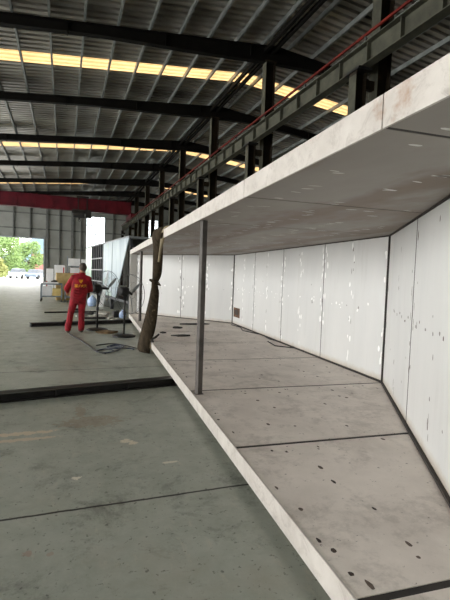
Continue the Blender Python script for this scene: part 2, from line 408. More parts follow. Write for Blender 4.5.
for k, Y in enumerate(BAYS):
    if k >= 2:
        tag(rafter(Y).build('roof_rafter', origin=(XC, Y, 9)),
            'dark steel roof rafter, %s in the row counting away from the camera' % ORD[k-2], 'rafter', 'roof rafters')
    if k >= 1:
        c = thing('steel_column', (XC, Y, 0), 'tall dark steel column holding the roof ridge, %s in its row going away' % ORD[k-1], 'column', 'ridge columns')
        m = MB('dark_steel'); hcol(m, XC, Y, .03, 9.1, .36, .30); m.build('shaft', c)
        m = MB('dark_steel'); m.box((XC, Y, .015), (.5, .44, .03)); m.build('base_plate', c)
        m = MB('runway')
        m.box((XC-.181, Y, 4.6), (.006, .30, 8.9)); label(m.build('flange_face', c), 'grey green painted flange facing the crane bay')
        m = MB('dark_steel'); m.box((XC, Y, 9.085), (.44, .4, .03)); m.build('cap_plate', c)
        c = thing('crane_column', (XK, Y, 0), 'short steel column under the crane runway beam, %s in its row going away' % ORD[k-1], 'column', 'crane columns')
        m = MB('dark_steel'); hcol(m, XK, Y, .03, 6.12, .28, .26); m.build('shaft', c)
        m = MB('runway'); m.box((XK-.141, Y, 3.0), (.006, .26, 6.1)); m.build('flange_face', c)
        m = MB('black'); m.box((XK, Y, 6.145), (.36, .5, .05)); m.build('cap_plate', c)
        m = MB('dark_steel'); m.box((XK, Y, .015), (.4, .4, .03)); m.build('base_plate', c)
        m = MB('dark_steel'); m.bar((XK+.15, Y, 5.9), (XC-.19, Y, 5.9), .12, .2); m.build('tie_bracket', c)
# purlins
for k in range(26):
    x = -9.54+k*1.0
    if abs(x-RIDGE) < .2: continue
    m = MB('purlin'); zt = roof_z(x)-.006
    m.box((x, (Y0+YB)/2, zt-.08), (.008, YB-Y0, .16)); m.box((x+.03, (Y0+YB)/2, zt-.004), (.06, YB-Y0, .008)); m.box((x+.03, (Y0+YB)/2, zt-.156), (.06, YB-Y0, .008))
    d = round(abs(x-RIDGE)+.5)
    lab = 'galvanised steel roof purlin, %s from the ridge on the %s slope of the roof' % (ORD[min(int(abs(x-RIDGE)), 19)], 'doorway-side' if x < RIDGE else 'far')
    tag(m.build('roof_purlin', origin=(x, 20, zt)), lab, 'purlin', 'roof purlins')
rb = thing('ridge_tie', (6.7, 20, 9.2), 'dark double steel tie running along the ridge on top of the columns', 'beam')
for s in (-.14, .14):
    m = MB('rafter'); m.box((6.7+s, (Y0+YB)/2, 9.45), (.1, YB-Y0, .14)); m.build('tie_bar', rb)

# crane runway beam
rw = thing('crane_runway', (XK, 20, 6.2), 'grey green steel crane runway beam with red conductor bar running past the columns', 'crane beam')
YA, YZ = -2.0, 50.2
L = YZ-YA; yc = (YA+YZ)/2
m = MB('runway'); m.box((XK, yc, 6.395), (.014, L, .41)); m.box((XK, yc, 6.18), (.22, L, .02)); m.box((XK, yc, 6.61), (.28, L, .02)); m.build('beam', rw)
m = MB('black'); m.box((XK, yc, 6.655), (.06, L, .07)); m.build('rail', rw)
m = MB('rail_red'); m.box((XK-.16, yc, 6.725), (.045, L, .05)); m.build('conductor_bar', rw)
for y in [YA+2.5*k for k in range(21)]:
    m = MB('black'); m.bar((XK-.13, y, 6.63), (XK-.16, y, 6.71), .03, .03); m.build('bar_bracket', rw)
for k in range(52):
    y = -1.0+k
    if y > 50: break
    m = MB('runway'); m.box((XK-.055, y, 6.395), (.096, .02, .41)); m.box((XK+.055, y, 6.395), (.096, .02, .41)); m.build('stiffener', rw)

# overhead crane girder and hoist
cg = thing('crane_girder', (-5, 44.5, 7.2), 'deep red overhead crane girder spanning the hall above the doorway', 'crane')
m = MB('crane_red'); m.box((-5.4, 44.5, 7.82), (23.2, .5, 1.2)); m.box((-5.4, 44.5, 7.23), (23.2, .6, .03)); m.box((-5.4, 44.5, 8.43), (23.2, .6, .03))
for k in range(15): m.box((-16.5+k*1.55, 44.235, 7.82), (.03, .03, 1.17))
m.build('girder', cg)
for x in (XK, -16.4):
    m = MB('crane_red'); m.box((x, 44.5, 7.02), (.34, 3.6, .38)); ec = m.build('end_carriage', cg)
    for y in (43.1, 45.9):
        m = MB('black'); m.cyl((x-.07, y, 6.855), (x+.07, y, 6.855), .165, 18); m.build('wheel', ec)
hs = thing('crane_hoist', (1.4, 44.0, 6.6), 'black hoist trolley hanging from the red crane girder beside the white window', 'hoist')
m = MB('black'); m.box((1.5, 44.05, 7.12), (1.7, .5, .36)); m.build('trolley_frame', hs)
m = MB('rubber'); m.cyl((.75, 43.95, 6.86), (1.75, 43.95, 6.86), .34, 18); m.build('drum', hs)
m = MB('black'); m.box((2.12, 43.95, 6.86), (.5, .5, .6)); m.build('motor', hs)
m = MB('black'); m.bar((1.2, 44.2, 7.1), (1.2, 44.2, 8.5), .08, .08); m.bar((2.0, 44.2, 7.1), (2.0, 44.2, 8.5), .08, .08); m.box((1.6, 44.3, 8.5), (1.1, .9, .1)); m.build('hanger', hs)
m = MB('black'); m.cyl((1.3, 43.95, 6.75), (1.3, 43.95, 6.5), .02); m.box((1.3, 43.95, 6.48), (.2, .16, .2)); m.torus((1.3, 43.95, 6.28), .09, .022, (0, 1, 0), 18); m.build('hook_block', hs)

# ------------------------------------------------------------------ the white steel box
def fx(y): return .995+.066*y
ZD, ZC, TS = .22, 2.033, .12
C1 = Vector((3.71, 4.264)); C2 = Vector((4.2, 10.62)); F0 = Vector((fx(.36), .36)); W0 = Vector((1.16, .36)); F1 = Vector((fx(13.45), 13.45)); W1 = Vector((2.09, 13.42))
HEX = [F0, W0, C1, C2, W1, F1]
def clip(poly, p, n):
    out = []
    for i in range(len(poly)):
        a, b = poly[i], poly[(i+1) % len(poly)]; da, db = (a-p).dot(n), (b-p).dot(n)
        if da >= 0: out.append(a)
        if (da >= 0) != (db >= 0): out.append(a + (b-a)*(da/(da-db)))
    return out
SEAMS = [.2, 1.321, 2.865, 4.433, 6.075, 7.687, 9.28, 10.87, 12.45, 14.2]
TR = Vector((1, -.066)).normalized(); AL = Vector((.066, 1)).normalized()
bx = thing('open_steel_box', (2.4, 7, 0), 'long white open-sided steel box of welded plates lying on dark sleepers beside the walkway', 'steel box')
def strip(i, gap):
    a = Vector((fx(SEAMS[i]), SEAMS[i])); b = Vector((fx(SEAMS[i+1]), SEAMS[i+1]))
    p = clip(HEX, a+AL*gap/2, AL); return clip(p, b-AL*gap/2, -AL)
EW = .012
NF = Vector((-1, .066)).normalized()
for i in range(9):
    poly = strip(i, .042)
    # inner slab without the outer edge plate
    poly2 = clip(poly, Vector((fx(0), 0))-NF*EW, -NF)
    m = MB('deck', 'scorch', 'scorch_light'); m.prism(poly2, .101, ZD)
    ya, yb = SEAMS[i], SEAMS[i+1]
    def on_deck(px, py, rx, ry, mi):
        m.use(mi); m.dab((px, py, ZD+.0012), TR.to_3d(), AL.to_3d(), (0, 0, 1), rx, ry)
    if i >= 1:
        for y in [ya+.12+k*.24 for k in range(6)]:
            if y > yb-.06 or y > 13.2: break
            if random.random() < .75:
                for q in range(random.choice((1, 1, 2))):
                    on_deck(fx(y)+random.uniform(.05, .12), y+random.uniform(-.08, .08), random.uniform(.006, .014), random.uniform(.014, .034), random.choice((1, 1, 2)))
        w = 2.3 if 2 <= i <= 6 else 1.2
        for q in range(16):
            px = fx(yb)+random.uniform(.15, 2.3); y = yb-.05-(px-fx(yb))*.066+random.choice((-.06, -.1, .02))
            if px < min(3.71-.655*max(0, 4.264-y), 4.2-.75*max(0, y-10.62))-.1 and y < yb-.03-(px-fx(yb))*.066 and y < 13: on_deck(px, y, random.uniform(.005, .012), random.uniform(.008, .02), random.choice((1, 2, 2)))
        for col in (.55, 1.1, 1.65, 2.2):
            if col > w: continue
            for q in range(5):
                y = random.uniform(ya+.1, yb-.1); px = fx(y)+col+random.uniform(-.15, .15)
                if 4.0 < y < 10.3 or px < 1.2+.675*max(0, y-.4)-.2: on_deck(px, y, random.uniform(.006, .018), random.uniform(.012, .03), random.choice((1, 2, 2)))
    m.build('deck_panel', bx)
    # front edge plate
    a = Vector((fx(max(ya, .36)), max(ya, .36))); b = Vector((fx(min(yb, 13.45)), min(yb, 13.45)))
    d = (b-a).normalized(); a2 = a+d*.003; b2 = b-d*.003
    e = MB('edge'); e.prism([a2, b2, b2-NF*(EW-.001), a2-NF*(EW-.001)], .1, ZD+.004); e.build('deck_edge', bx)
    # roof
    polr = clip(strip(i, .022), Vector((fx(0), 0))-NF*EW, -NF)
    m = MB('ceil', 'ceil_dab', 'rust_smear'); m.prism(polr, ZC, ZC+TS-.004)
    def on_ceil(px, py, rx, ry, mi, ang=0):
        m.use(mi); u = Vector((math.cos(ang), math.sin(ang), 0)); v = Vector((-math.sin(ang), math.cos(ang), 0)); m.dab((px, py, ZC-.0012), u, v, (0, 0, -1), rx, ry)
    for off in (.22, .75, 1.3, 1.85, 2.4):
        n = 11 if off in (.75, 1.3) else 6
        for q in range(n):
            y = random.uniform(ya+.05, yb-.05); px = fx(y)+off+random.uniform(-.06, .06)
            lim = min(3.71-.655*max(0, 4.264-y), 4.2-.75*max(0, y-10.62))-.12
            if px < lim and .5 < y < 13.2: on_ceil(px, y, random.uniform(.03, .06), random.uniform(.007, .013), 1, random.uniform(-.4, .05))
    for s_ in (0, 1):
        y = yb-.04
        for off in [.3+.3*k+random.uniform(-.1, .1) for k in range(8)]:
            lim = min(3.71-.655*max(0, 4.264-y), 4.2-.75*max(0, y-10.62))-.12
            if fx(y)+off < lim and y < 13 and random.random() < .5: on_ceil(fx(y)+off, y+random.choice((-.05, .09)), random.uniform(.035, .06), random.uniform(.008, .014), 1, random.uniform(-.3, .05))
    m.build('roof_panel', bx)
    e = MB('edge'); e.prism([a2, b2, b2-NF*(EW-.001), a2-NF*(EW-.001)], ZC-.006, ZC+TS); e.build('roof_edge', bx)
    # dark seams between panels
    if 1 <= i <= 8:
        p = Vector((fx(ya), ya)); h1 = clip(clip(HEX, p-AL*.02, AL), p+AL*.02, -AL)
        h1 = clip(h1, Vector((fx(0), 0))-NF*(EW+.004), -NF)
        m = MB('seam'); m.prism(h1, ZD-.02, ZD-.004); m.build('deck_seam', bx)
        m = MB('seam'); m.prism(h1, ZC+.002, ZC+.02); m.build('roof_seam', bx)
# walls
def wall_panels(A, B, n, inward, dark, first):
    d = (B-A); u = d.normalized(); nrm = Vector((-u.y, u.x))
    if nrm.dot(inward) < 0: nrm = -nrm
    t = .06
    for k in range(n):
        a = A+d*(k/n)+u*.004; b = A+d*((k+1)/n)-u*.004
        m = MB('white_wall', 'dab', 'dab_grey', 'scorch_light')
        m.prism([a, b, b-nrm*t, a-nrm*t], ZD+.001, ZC-.001)
        W = (b-a).length
        def wd(s_, zz, ru, rv, mi):
            p = a+u*s_+nrm*.0013; m.use(mi); m.dab((p.x, p.y, zz), u.to_3d(), (0, 0, 1), nrm.to_3d(), ru, rv)
        def pick(): return (random.choice((2, 2, 2, 3)) if dark else random.choice((1, 1, 1, 1, 2)))  # near wall: shadow side painted in by picking darker dab colours
        for s0, cnt in ((.05, 12), (W*.5, 15), (W-.05, 12)):
            for q in range(cnt if not dark else cnt//2):
                zz = random.uniform(ZD+.1, ZC-.08)
                mi = pick()
                if mi == 1: wd(s0+random.gauss(0, .035), zz, random.uniform(.010, .026), random.uniform(.025, .06), 1)
                else: wd(s0+random.gauss(0, .03), zz, random.uniform(.006, .014), random.uniform(.018, .05), mi)
        for q in range(8):
            wd(random.uniform(.1, W-.1), 1.12+random.gauss(0, .03), random.uniform(.010, .024), random.uniform(.01, .022), pick())
        for q in range(3 if dark else 2):
            wd(random.uniform(.1, W-.1), random.uniform(.5, 1.9), .01, .012, 2)
        m.build('wall_panel', bx)
        if k:
            s = MB('seam'); p = A+d*(k/n); s.prism([p-u*.007+nrm*.002, p+u*.007+nrm*.002, p+u*.007-nrm*.02, p-u*.007-nrm*.02], ZD, ZC); s.build('wall_seam', bx)
    s = MB('seam'); s.prism([A+nrm*.003, B+nrm*.003, B+nrm*.028, A+nrm*.028], ZD+.0005, ZD+.022); s.build('corner_strip', bx)  # dark strip along the wall foot
    s = MB('seam'); s.prism([A+nrm*.003, B+nrm*.003, B+nrm*.02, A+nrm*.02], ZC-.014, ZC-.001); s.build('corner_strip', bx)  # dark strip along the wall head
wall_panels(W0, C1, 3, Vector((-1, 1)), True, 0)
wall_panels(C1, C2, 4, Vector((-1, 0)), False, 3)
wall_panels(C2, W1, 2, Vector((-1, -1)), False, 7)
for c in (C1, C2):
    m = MB('seam'); m.cyl((c.x-.012, c.y, ZD), (c.x-.012, c.y, ZC), .014, 8); m.build('corner_seam', bx)
m = MB('jamb'); m.prism([F1+Vector((.005, -.03)), W1+Vector((0, -.03)), W1+Vector((0, .06)), F1+Vector((.005, .02))], ZD, ZC); m.build('end_jamb', bx)
# two tubular posts at the open front
for px, py in ((1.345, 4.3), (1.87, 11.3)):
    m = MB('post'); m.box((px, py, (ZD+ZC)/2), (.058, .050, ZC-ZD), .34); p = m.build('post', bx)
    m = MB('post'); m.box((px, py, ZD+.004), (.085, .075, .006), .1); m.build('foot_plate', p)
# little hatch at the foot of the back wall
hu = (C2-C1).normalized(); hn = Vector((-hu.y, hu.x))
hp = C1+(C2-C1)*.945
m = MB('hatch', 'scorch'); m.prism([hp-hu*.24, hp+hu*.24, hp+hu*.24+hn*.012, hp-hu*.24+hn*.012], .42, .66)
m.use(1); m.prism([hp-hu*.15+hn*.012, hp+hu*.15+hn*.012, hp+hu*.15+hn*.016, hp-hu*.15+hn*.016], .48, .61)
label(m.build('hatch', bx), 'small rusty square opening near the wall foot')

# ------------------------------------------------------------------ sleepers
def sleeper(a, b, lab):
    a = Vector((*a, .05)); b = Vector((*b, .05)); o = thing('steel_sleeper', ((a.x+b.x)/2, (a.y+b.y)/2, 0), lab, 'beam', 'sleepers under the white box')
    m = MB('sleeper'); m.bar(a, b, .02, .099)
    m.bar(a+Vector((0, 0, .0435)), b+Vector((0, 0, .0435)), .16, .012); m.bar(a-Vector((0, 0, .0435)), b-Vector((0, 0, .0435)), .16, .012)
    m.build('beam', o)
    n = int((b-a).length/.8)
    for k in range(n+1):
        p = a.lerp(b, (k+.02)/(n+.04)); m = MB('sleeper'); m.box(p, (.012, .15, .075), math.atan2(b.y-a.y, b.x-a.x)); m.build('stiffener', o)
sleeper((-1.75, 5.09), (4.1, 6.0), 'long black steel beam on the open floor, running under the box by its tube post')
sleeper((-.80, 12.05), (3.3, 13.22), 'black steel beam on the floor behind the worker\'s feet and the fan bases')

# ------------------------------------------------------------------ webbing sling over the roof edge
def ribbon(mb, path, thick):
    rings = []
    for l, r in path:
        l = Vector(l); r = Vector(r); w = (r-l).normalized(); rings.append((l, r, w))
    out = []
    for i, (l, r, w) in enumerate(rings):
        c0 = (rings[max(i-1, 0)][0]+rings[max(i-1, 0)][1])/2; c1 = (rings[min(i+1, len(rings)-1)][0]+rings[min(i+1, len(rings)-1)][1])/2
        n = w.cross((c1-c0).normalized()).normalized()*thick/2
        mid = (l+r)/2
        out.append([l+n*.6, mid+n*1.3, r+n*.6, r-n*.6, mid-n*1.0, l-n*.6])
    mb.loft(out)
def smooth_path(P, sub=4):
    out = []
    n = len(P)
    def cr(a, b, c, d, t): return .5*((2*b)+(c-a)*t+(2*a-5*b+4*c-d)*t*t+(3*b-a-3*c+d)*t**3)
    for i in range(n-1):
        q = [P[max(i-1, 0)], P[i], P[i+1], P[min(i+2, n-1)]]
        for s in range(sub):
            t = s/sub; out.append(tuple(cr(*[Vector(x[k]) for x in q], t) for k in range(2)))
    out.append(tuple(Vector(x) for x in P[-1])); return out
sl = thing('webbing_sling', (1.45, 7.6, 0), 'brown webbing sling hanging from the roof edge of the white box to the floor', 'sling')
main = [((1.80, 7.10, 2.175), (1.86, 6.92, 2.185)), ((1.55, 7.0, 2.180), (1.62, 6.82, 2.190)), ((1.375, 6.95, 2.175), (1.51, 6.70, 2.20)), ((1.325, 6.95, 2.05), (1.425, 6.66, 2.05)), ((1.35, 7.0, 1.92), (1.465, 6.85, 1.92)),
        ((1.37, 7.1, 1.66), (1.50, 7.0, 1.66)), ((1.385, 7.2, 1.46), (1.52, 7.15, 1.44)), ((1.40, 7.3, 1.34), (1.50, 7.35, 1.31)), ((1.40, 7.4, 1.18), (1.53, 7.35, 1.16)), ((1.40, 7.6, .95), (1.555, 7.5, .95)),
        ((1.375, 7.8, .65), (1.565, 7.65, .65)), ((1.345, 7.95, .40), (1.545, 7.75, .40)), ((1.325, 8.05, .22), (1.495, 7.80, .22)), ((1.315, 8.12, .06), (1.49, 7.85, .05)), ((1.33, 8.05, .02), (1.48, 7.80, .02))]
m = MB('sling'); ribbon(m, smooth_path(main), .05); m.build('strap', sl, True)
lite = [((1.62, 6.78, 2.215), (1.66, 6.66, 2.22)), ((1.47, 6.72, 2.205), (1.52, 6.62, 2.21)), ((1.41, 6.70, 2.08), (1.455, 6.62, 2.08)), ((1.405, 6.80, 1.85), (1.44, 6.76, 1.85)), ((1.415, 6.95, 1.66), (1.44, 6.93, 1.66))]
m = MB('sling_light'); ribbon(m, smooth_path(lite), .02); label(m.build('strap_fold', sl, True), 'lighter tan fold of the strap')
kn = MB('sling'); kn.tube([(1.36, 7.30, 1.36), (1.42, 7.22, 1.33), (1.50, 7.30, 1.30), (1.555, 7.36, 1.27)], [.02, .035, .03, .012], 8); kn.build('knot', sl, True)
hk = MB('scrap', 'sling_light'); hk.tube([(1.56, 7.75, .08), (1.515, 7.8, .27), (1.58, 7.78, .31), (1.64, 7.76, .37)], [.03, .032, .022, .015], 8)
hk.use(1); hk.tube([(1.50, 7.82, .10), (1.50, 7.81, .22), (1.53, 7.81, .30)], .014, 8); hk.build('hook', sl, True)

# ------------------------------------------------------------------ scraps on the deck
def scrap(name, pts, r, label_, cat, mat, z=ZD):
    m = MB(mat); n = len(pts); c = Vector((sum(p[0] for p in pts)/n, sum(p[1] for p in pts)/n, z))
    top = [(p[0], p[1], z+r*random.uniform(.5, 1.2)) for p in pts]; bot = [(p[0], p[1], z+.002) for p in pts]
    vs = bot+top+[(c.x, c.y, z+r*1.5)]
    fs = [tuple(range(n-1, -1, -1))]+[(i, (i+1) % n, n+(i+1) % n, n+i) for i in range(n)]+[(n+i, n+(i+1) % n, 2*n) for i in range(n)]
    m.add(vs, fs); o = m.build(name, origin=c); tag(o, label_, cat); return o
def blob(cx, cy, rx, ry, n=9, rot=0): return [(cx+math.cos(2*PI*k/n+rot)*rx*random.uniform(.6, 1.15), cy+math.sin(2*PI*k/n+rot)*ry*random.uniform(.6, 1.15)) for k in range(n)]
scrap('fabric_scrap', blob(3.1, 10.5, .45, .16), .02, 'wide dark scrap of sheet lying on the deck below the far wall seam', 'scrap', 'scrap')
scrap('fabric_scrap', blob(2.5, 9.75, .14, .1), .03, 'small dark scrap on the deck in front of the wide one', 'scrap', 'scrap')
scrap('fabric_scrap', blob(2.28, 8.5, .22, .1), .025, 'dark crumpled scrap on the deck just behind the brown sling', 'scrap', 'scrap')
scrap('fabric_scrap', blob(1.98, 9.0, .07, .12), .02, 'thin dark offcut on the deck close to the open edge', 'scrap', 'scrap')
cb = MB('cable')
pp = [(4.02, 10.25), (4.05, 9.7), (3.86, 9.1), (4.02, 8.4), (3.9, 7.8), (3.98, 7.2), (3.88, 6.7), (3.62, 7.0), (3.72, 7.5)]
cb.tube([(x, y, ZD+.014) for x, y in pp], .011, 6); tag(cb.build('power_cable', origin=(3.9, 8, ZD)), 'thin black cable lying along the foot of the white back wall', 'cable')

# ------------------------------------------------------------------ pedestal fans
FAN_A = -.35
def fan(base, motor, ring, label_):
    bxx, by = base; f = thing('pedestal_fan', (bxx, by, 0), label_, 'fan', 'pedestal fans')
    m = MB('black'); m.tube([(bxx, by, .0), (bxx, by, .02), (bxx, by, .045), (bxx, by, .06)], [.26, .265, .2, .05], 28); m.build('base', f, True)
    m = MB('black'); m.cyl((bxx, by, .05), (bxx, by, motor[2]-.05), .022, 12); m.cyl((bxx, by, .5), (bxx, by, .58), .032, 12); m.build('pole', f, True)
    ax = (Vector(ring)-Vector(motor)); ax.z = .02
    ax = Vector((.82, .57, .0)).normalized()
    c = Vector(ring); mo = Vector(motor)
    m = MB('rubber'); m.tube([mo-ax*.13, mo-ax*.12, mo+ax*.06, mo+ax*.10], [.04, .095, .10, .05], 16); m.box((bxx, by, motor[2]-.07), (.09, .09, .1)); m.build('motor', f, True)
    g = MB('black')
    g.torus(c, .455, .006, ax, 48); g.torus(c-ax*.07, .455, .003, ax, 48); g.torus(c+ax*.05, .10, .004, ax, 20); g.torus(c+ax*.03, .28, .0015, ax, 40)
    x = ax.orthogonal().normalized(); y = ax.cross(x)
    for k in range(8):
        d = x*math.cos(2*PI*k/8)+y*math.sin(2*PI*k/8)
        g.bar(c+d*.10+ax*.05, c+d*.455, .0022, .0022)
        g.bar(mo+d*.06, c+d*.455-ax*.07, .0022, .0022)
    g.build('guard', f)
    hub = c+ax*.0
    m = MB('rubber'); m.cyl(mo+ax*.09, hub+ax*.03, .03, 12); m.build('hub', f, True)
    for k in range(3):
        a0 = 2*PI*k/3+FAN_A; d = x*math.cos(a0)+y*math.sin(a0); tn = ax.cross(d)
        r0, r1, r2 = hub+d*.03, hub+d*.22, hub+d*.42
        n1 = (tn*.02+ax*.03); n2 = tn*.016+ax*.02
        tt = ax*.004
        vs = [r0-n1*.5-tt, r0+n1*.5-tt, r1+n1-tt, r1-n1-tt, r2+n2*.7-tt, r2-n2*.7-tt]
        vs += [v+tt*2 for v in vs]
        m = MB('rubber'); m.add(vs, [(3, 2, 1, 0), (5, 4, 2, 3), (6, 7, 8, 9), (9, 8, 10, 11), (0, 1, 7, 6), (1, 2, 8, 7), (2, 4, 10, 8), (4, 5, 11, 10), (5, 3, 9, 11), (3, 0, 6, 9)])
        m.build('blade', f, mats=['frame_light'])
fan((.80, 11.26), (.79, 11.26, 1.05), (1.05, 11.44, 1.04), 'black pedestal fan standing next to the worker, farther from the white box')
fan((1.31, 10.06), (1.30, 10.06, 1.04), (1.46, 10.2, .97), 'black pedestal fan by the white box, its base in front of the brown rag')

# ------------------------------------------------------------------ cables, hose, rag on the floor
def floor_line(name, pts, r, mat, lab, cat, z=None):
    P = [Vector((x, y, r+.001 if z is None else z)) for x, y in pts]; Q = []
    n = len(P)
    for i in range(n-1):
        a, b, c, d = P[max(i-1, 0)], P[i], P[i+1], P[min(i+2, n-1)]
        for s in range(5):
            t = s/5; Q.append(.5*((2*b)+(c-a)*t+(2*a-5*b+4*c-d)*t*t+(3*b-a-3*c+d)*t**3))
    Q.append(P[-1]); m = MB(mat); m.tube(Q, r, 6); return tag(m.build(name, origin=P[0], smooth=True), lab, cat)
floor_line('power_cable', [(.13, 10.62), (.16, 10.4), (.19, 10.26), (.26, 9.9), (.34, 9.58), (.42, 9.1), (.47, 8.85), (.52, 8.45), (.60, 8.1), (.72, 7.92)], .013, 'cable', 'black cable trailing across the floor from the worker\'s feet', 'cable')
floor_line('air_hose', [(.57, 8.2), (.66, 8.0), (.80, 8.03), (.88, 8.25), (.76, 8.4), (.62, 8.28), (.58, 8.12), (.75, 8.02), (1.0, 8.3), (1.06, 8.62), (.92, 8.78), (.80, 8.62), (.92, 8.42), (1.08, 8.5), (1.12, 8.74), (.98, 8.88), (.86, 8.72), (1.0, 8.5), (1.2, 8.4), (1.27, 8.3)], .010, 'hose', 'loosely coiled blue black hose on the floor near the sling', 'hose')
scrap('brown_rag', blob(1.0, 10.72, .34, .2, 12), .045, 'crumpled brown rag spread on the floor behind the fan base', 'rag', 'rag', 0)
floor_line('power_cable', [(.62, 8.85), (.8, 8.98), (1.0, 9.0), (1.2, 8.7), (1.36, 8.35)], .009, 'cable', 'thin cable curving on the floor between hose coil and sling foot', 'cable')

# clutter behind the second sleeper
def chunk(name, c, d, rz, mat, lab, cat):
    m = MB(mat); m.box((c[0], c[1], c[2]+d[2]/2), d, rz)
    if mat in ('card', 'scrap'): m.box((c[0]+d[0]*.3, c[1]+d[1]*.25, c[2]+d[2]+.012), (d[0]*.5, d[1]*.5, .024), rz+.4)
    return tag(m.build(name, origin=c), lab, cat)
chunk('steel_offcut', (1.05, 14.2, 0), (.55, .12, .06), .2, 'card', 'pale steel offcut on the floor behind the fans, closest to the black beam', 'offcut')
chunk('steel_offcut', (1.30, 15.6, 0), (.4, .25, .05), -.5, 'card', 'pale crooked offcut on the floor under the blue film panels', 'offcut')
chunk('paint_tin', (1.60, 14.4, 0), (.17, .15, .20), .2, 'scrap', 'small dark square tin on the floor by the end of the white box', 'tin')
scrap('fabric_scrap', blob(.85, 13.9, .35, .14), .05, 'dark heap of cloth on the floor behind the worker\'s fan', 'scrap', 'scrap', 0)
scrap('fabric_scrap', blob(.12, 12.9, .14, .1), .07, 'small dark bundle on the floor behind the worker\'s feet', 'scrap', 'scrap', 0)
m = MB('scrap'); m.bar((-.6, 15.8, .025), (1.1, 16.2, .025), .05, .05); tag(m.build('steel_rod', origin=(0, 16, 0)), 'long dark thin bar lying on the floor beyond the worker', 'bar')
m = MB('card'); m.tube([(1.3, 13.7, .03), (1.42, 13.8, .04), (1.46, 14.0, .04), (1.4, 14.15, .03)], .03, 8); tag(m.build('white_pipe', origin=(1.35, 13.9, 0)), 'short white pipe on the floor near the box corner', 'pipe')
m = MB('card'); m.bar((.95, 14.9, .03), (1.45, 15.0, .04), .09, .05); m.bar((1.1, 15.1, .07), (1.35, 14.8, .05), .06, .03); tag(m.build('steel_offcut', origin=(1.2, 14.9, 0)), 'crossed pale offcuts on the floor between the two fans', 'offcut')
for k, (x, y, sx, sy, rz, mt, lab) in enumerate((
        (.55, 14.6, .35, .10, .3, 'card', 'pale narrow offcut on the floor just beyond the black beam, beside the worker'),
        (.80, 15.4, .30, .22, -.3, 'scrap', 'dark flat offcut on the floor beyond the heap of cloth'),
        (1.15, 16.6, .5, .16, .1, 'card', 'long pale offcut on the floor in front of the leaning white plate'),
        (1.45, 13.35, .22, .14, .5, 'card', 'small pale offcut tucked between the second beam and the box'),
        (.35, 16.9, .3, .2, .2, 'scrap', 'dark offcut on the open floor past the long thin bar'))):
    chunk('steel_offcut', (x, y, 0), (sx, sy, .05), rz, mt, lab, 'offcut')
# bags
def bag(c, r, mat, lab):
    m = MB(mat); rings = []
    prof = [(.0, .55), (.12, .92), (.4, 1.0), (.65, .85), (.85, .45), (.95, .18), (1.0, .26)]
    for h, s in prof: rings.append([(c[0]+math.cos(2*PI*k/14)*r*s*random.uniform(.86, 1.1), c[1]+math.sin(2*PI*k/14)*r*s*random.uniform(.86, 1.1), c[2]+h*r*2.3) for k in range(14)])
    m.loft(rings); return tag(m.build('plastic_bag', origin=c, smooth=True), lab, 'bag')
bag((1.12, 19.0, 0), .20, 'blue_bag', 'pale blue plastic bag tied shut on the floor beyond the worker\'s trouser leg')
bag((1.78, 14.1, .0), .12, 'blue_bag', 'small pale blue bag at the end corner of the white box, below the fan guard')

# ------------------------------------------------------------------ the second box, covered with blue film
b2 = thing('film_covered_box', (1.9, 18, 0), 'second steel box covered with pale blue film, standing behind the end of the white box', 'steel box')
PA = Vector((2.03, 14.6)); PB = Vector((1.08, 23.6)); U2 = (PB-PA).normalized(); N2 = Vector((-U2.y, U2.x)); LEN2 = (PB-PA).length
if N2.x > 0: N2 = -N2
ZT2, ZB2 = 2.66, .52
def p2(t, z, off=0): q = PA+(PB-PA)*t+N2*off; return (q.x, q.y, z)
def face_panel(name, quad, mat, thick=.03):
    m = MB(mat); a = [p2(t, z, .0) for t, z in quad]; b = [p2(t, z, thick) for t, z in quad]; n = len(quad)
    m.add(a+b, [tuple(range(n)), tuple(range(2*n-1, n-1, -1))]+[(i, n+i, n+(i+1) % n, (i+1) % n) for i in range(n)])
    return m.build(name, b2)
def tx(t): return t
face_panel('film_panel', [(.0, ZT2), (.283, ZT2), (.283, ZB2+.02), (.21, ZB2)], 'film')
face_panel('film_panel', [(.293, ZT2), (.486, ZT2), (.486, ZB2), (.293, ZB2+.02)], 'film')
label(face_panel('film_panel', [(.79, ZT2), (.995, ZT2), (.995, ZB2), (.79, ZB2)], 'film_green_reflection'), 'end panel coloured with a green reflection')
face_panel('shade_plate', [(.49, ZT2), (.79, ZT2), (.79, ZB2), (.49, ZB2)], 'frame_dark', -.04)  # dark sheet standing in for the shade inside the open frames
for k in range(7):
    t = .49+.30*k/6; m = MB('frame_dark'); m.bar(p2(t, ZB2, .02), p2(t, ZT2, .02), .05, .05); m.build('upright', b2)
for z in (1.05, 1.55, 2.05):
    m = MB('frame_light'); m.bar(p2(.487, z, .05), p2(.79, z, .05), .05, .05); m.build('cross_rail', b2)
m = MB('frame_light'); m.bar(p2(0, ZT2, .0), p2(1, ZT2, .0), .06, .06); m.build('top_rail', b2)
BW = 2.1
m = MB('frame_dark'); q = [p2(0, 0), p2(1, 0), p2(1, 0, -BW), p2(0, 0, -BW)]; m.prism([(a[0], a[1]) for a in q], ZT2-.08, ZT2-.03); m.build('roof_plate', b2)
m = MB('frame_dark'); m.prism([(a[0], a[1]) for a in q], ZB2-.1, ZB2-.01); m.build('floor_plate', b2)
m = MB('frame_dark'); q3 = [p2(.26, 0, -.06), p2(1, 0, -.06), p2(1, 0, -.10), p2(.26, 0, -.10)]; m.prism([(a[0], a[1]) for a in q3], ZB2, ZT2-.08); m.build('inner_shade_plate', b2)  # dark sheet that paints the box interior as shaded
for off in (-.05, -1.0, -BW+.05):
    m = MB('frame_dark'); m.bar(p2(.005, ZB2, off), p2(.005, ZT2-.05, off), .08, .08); m.build('end_post', b2)
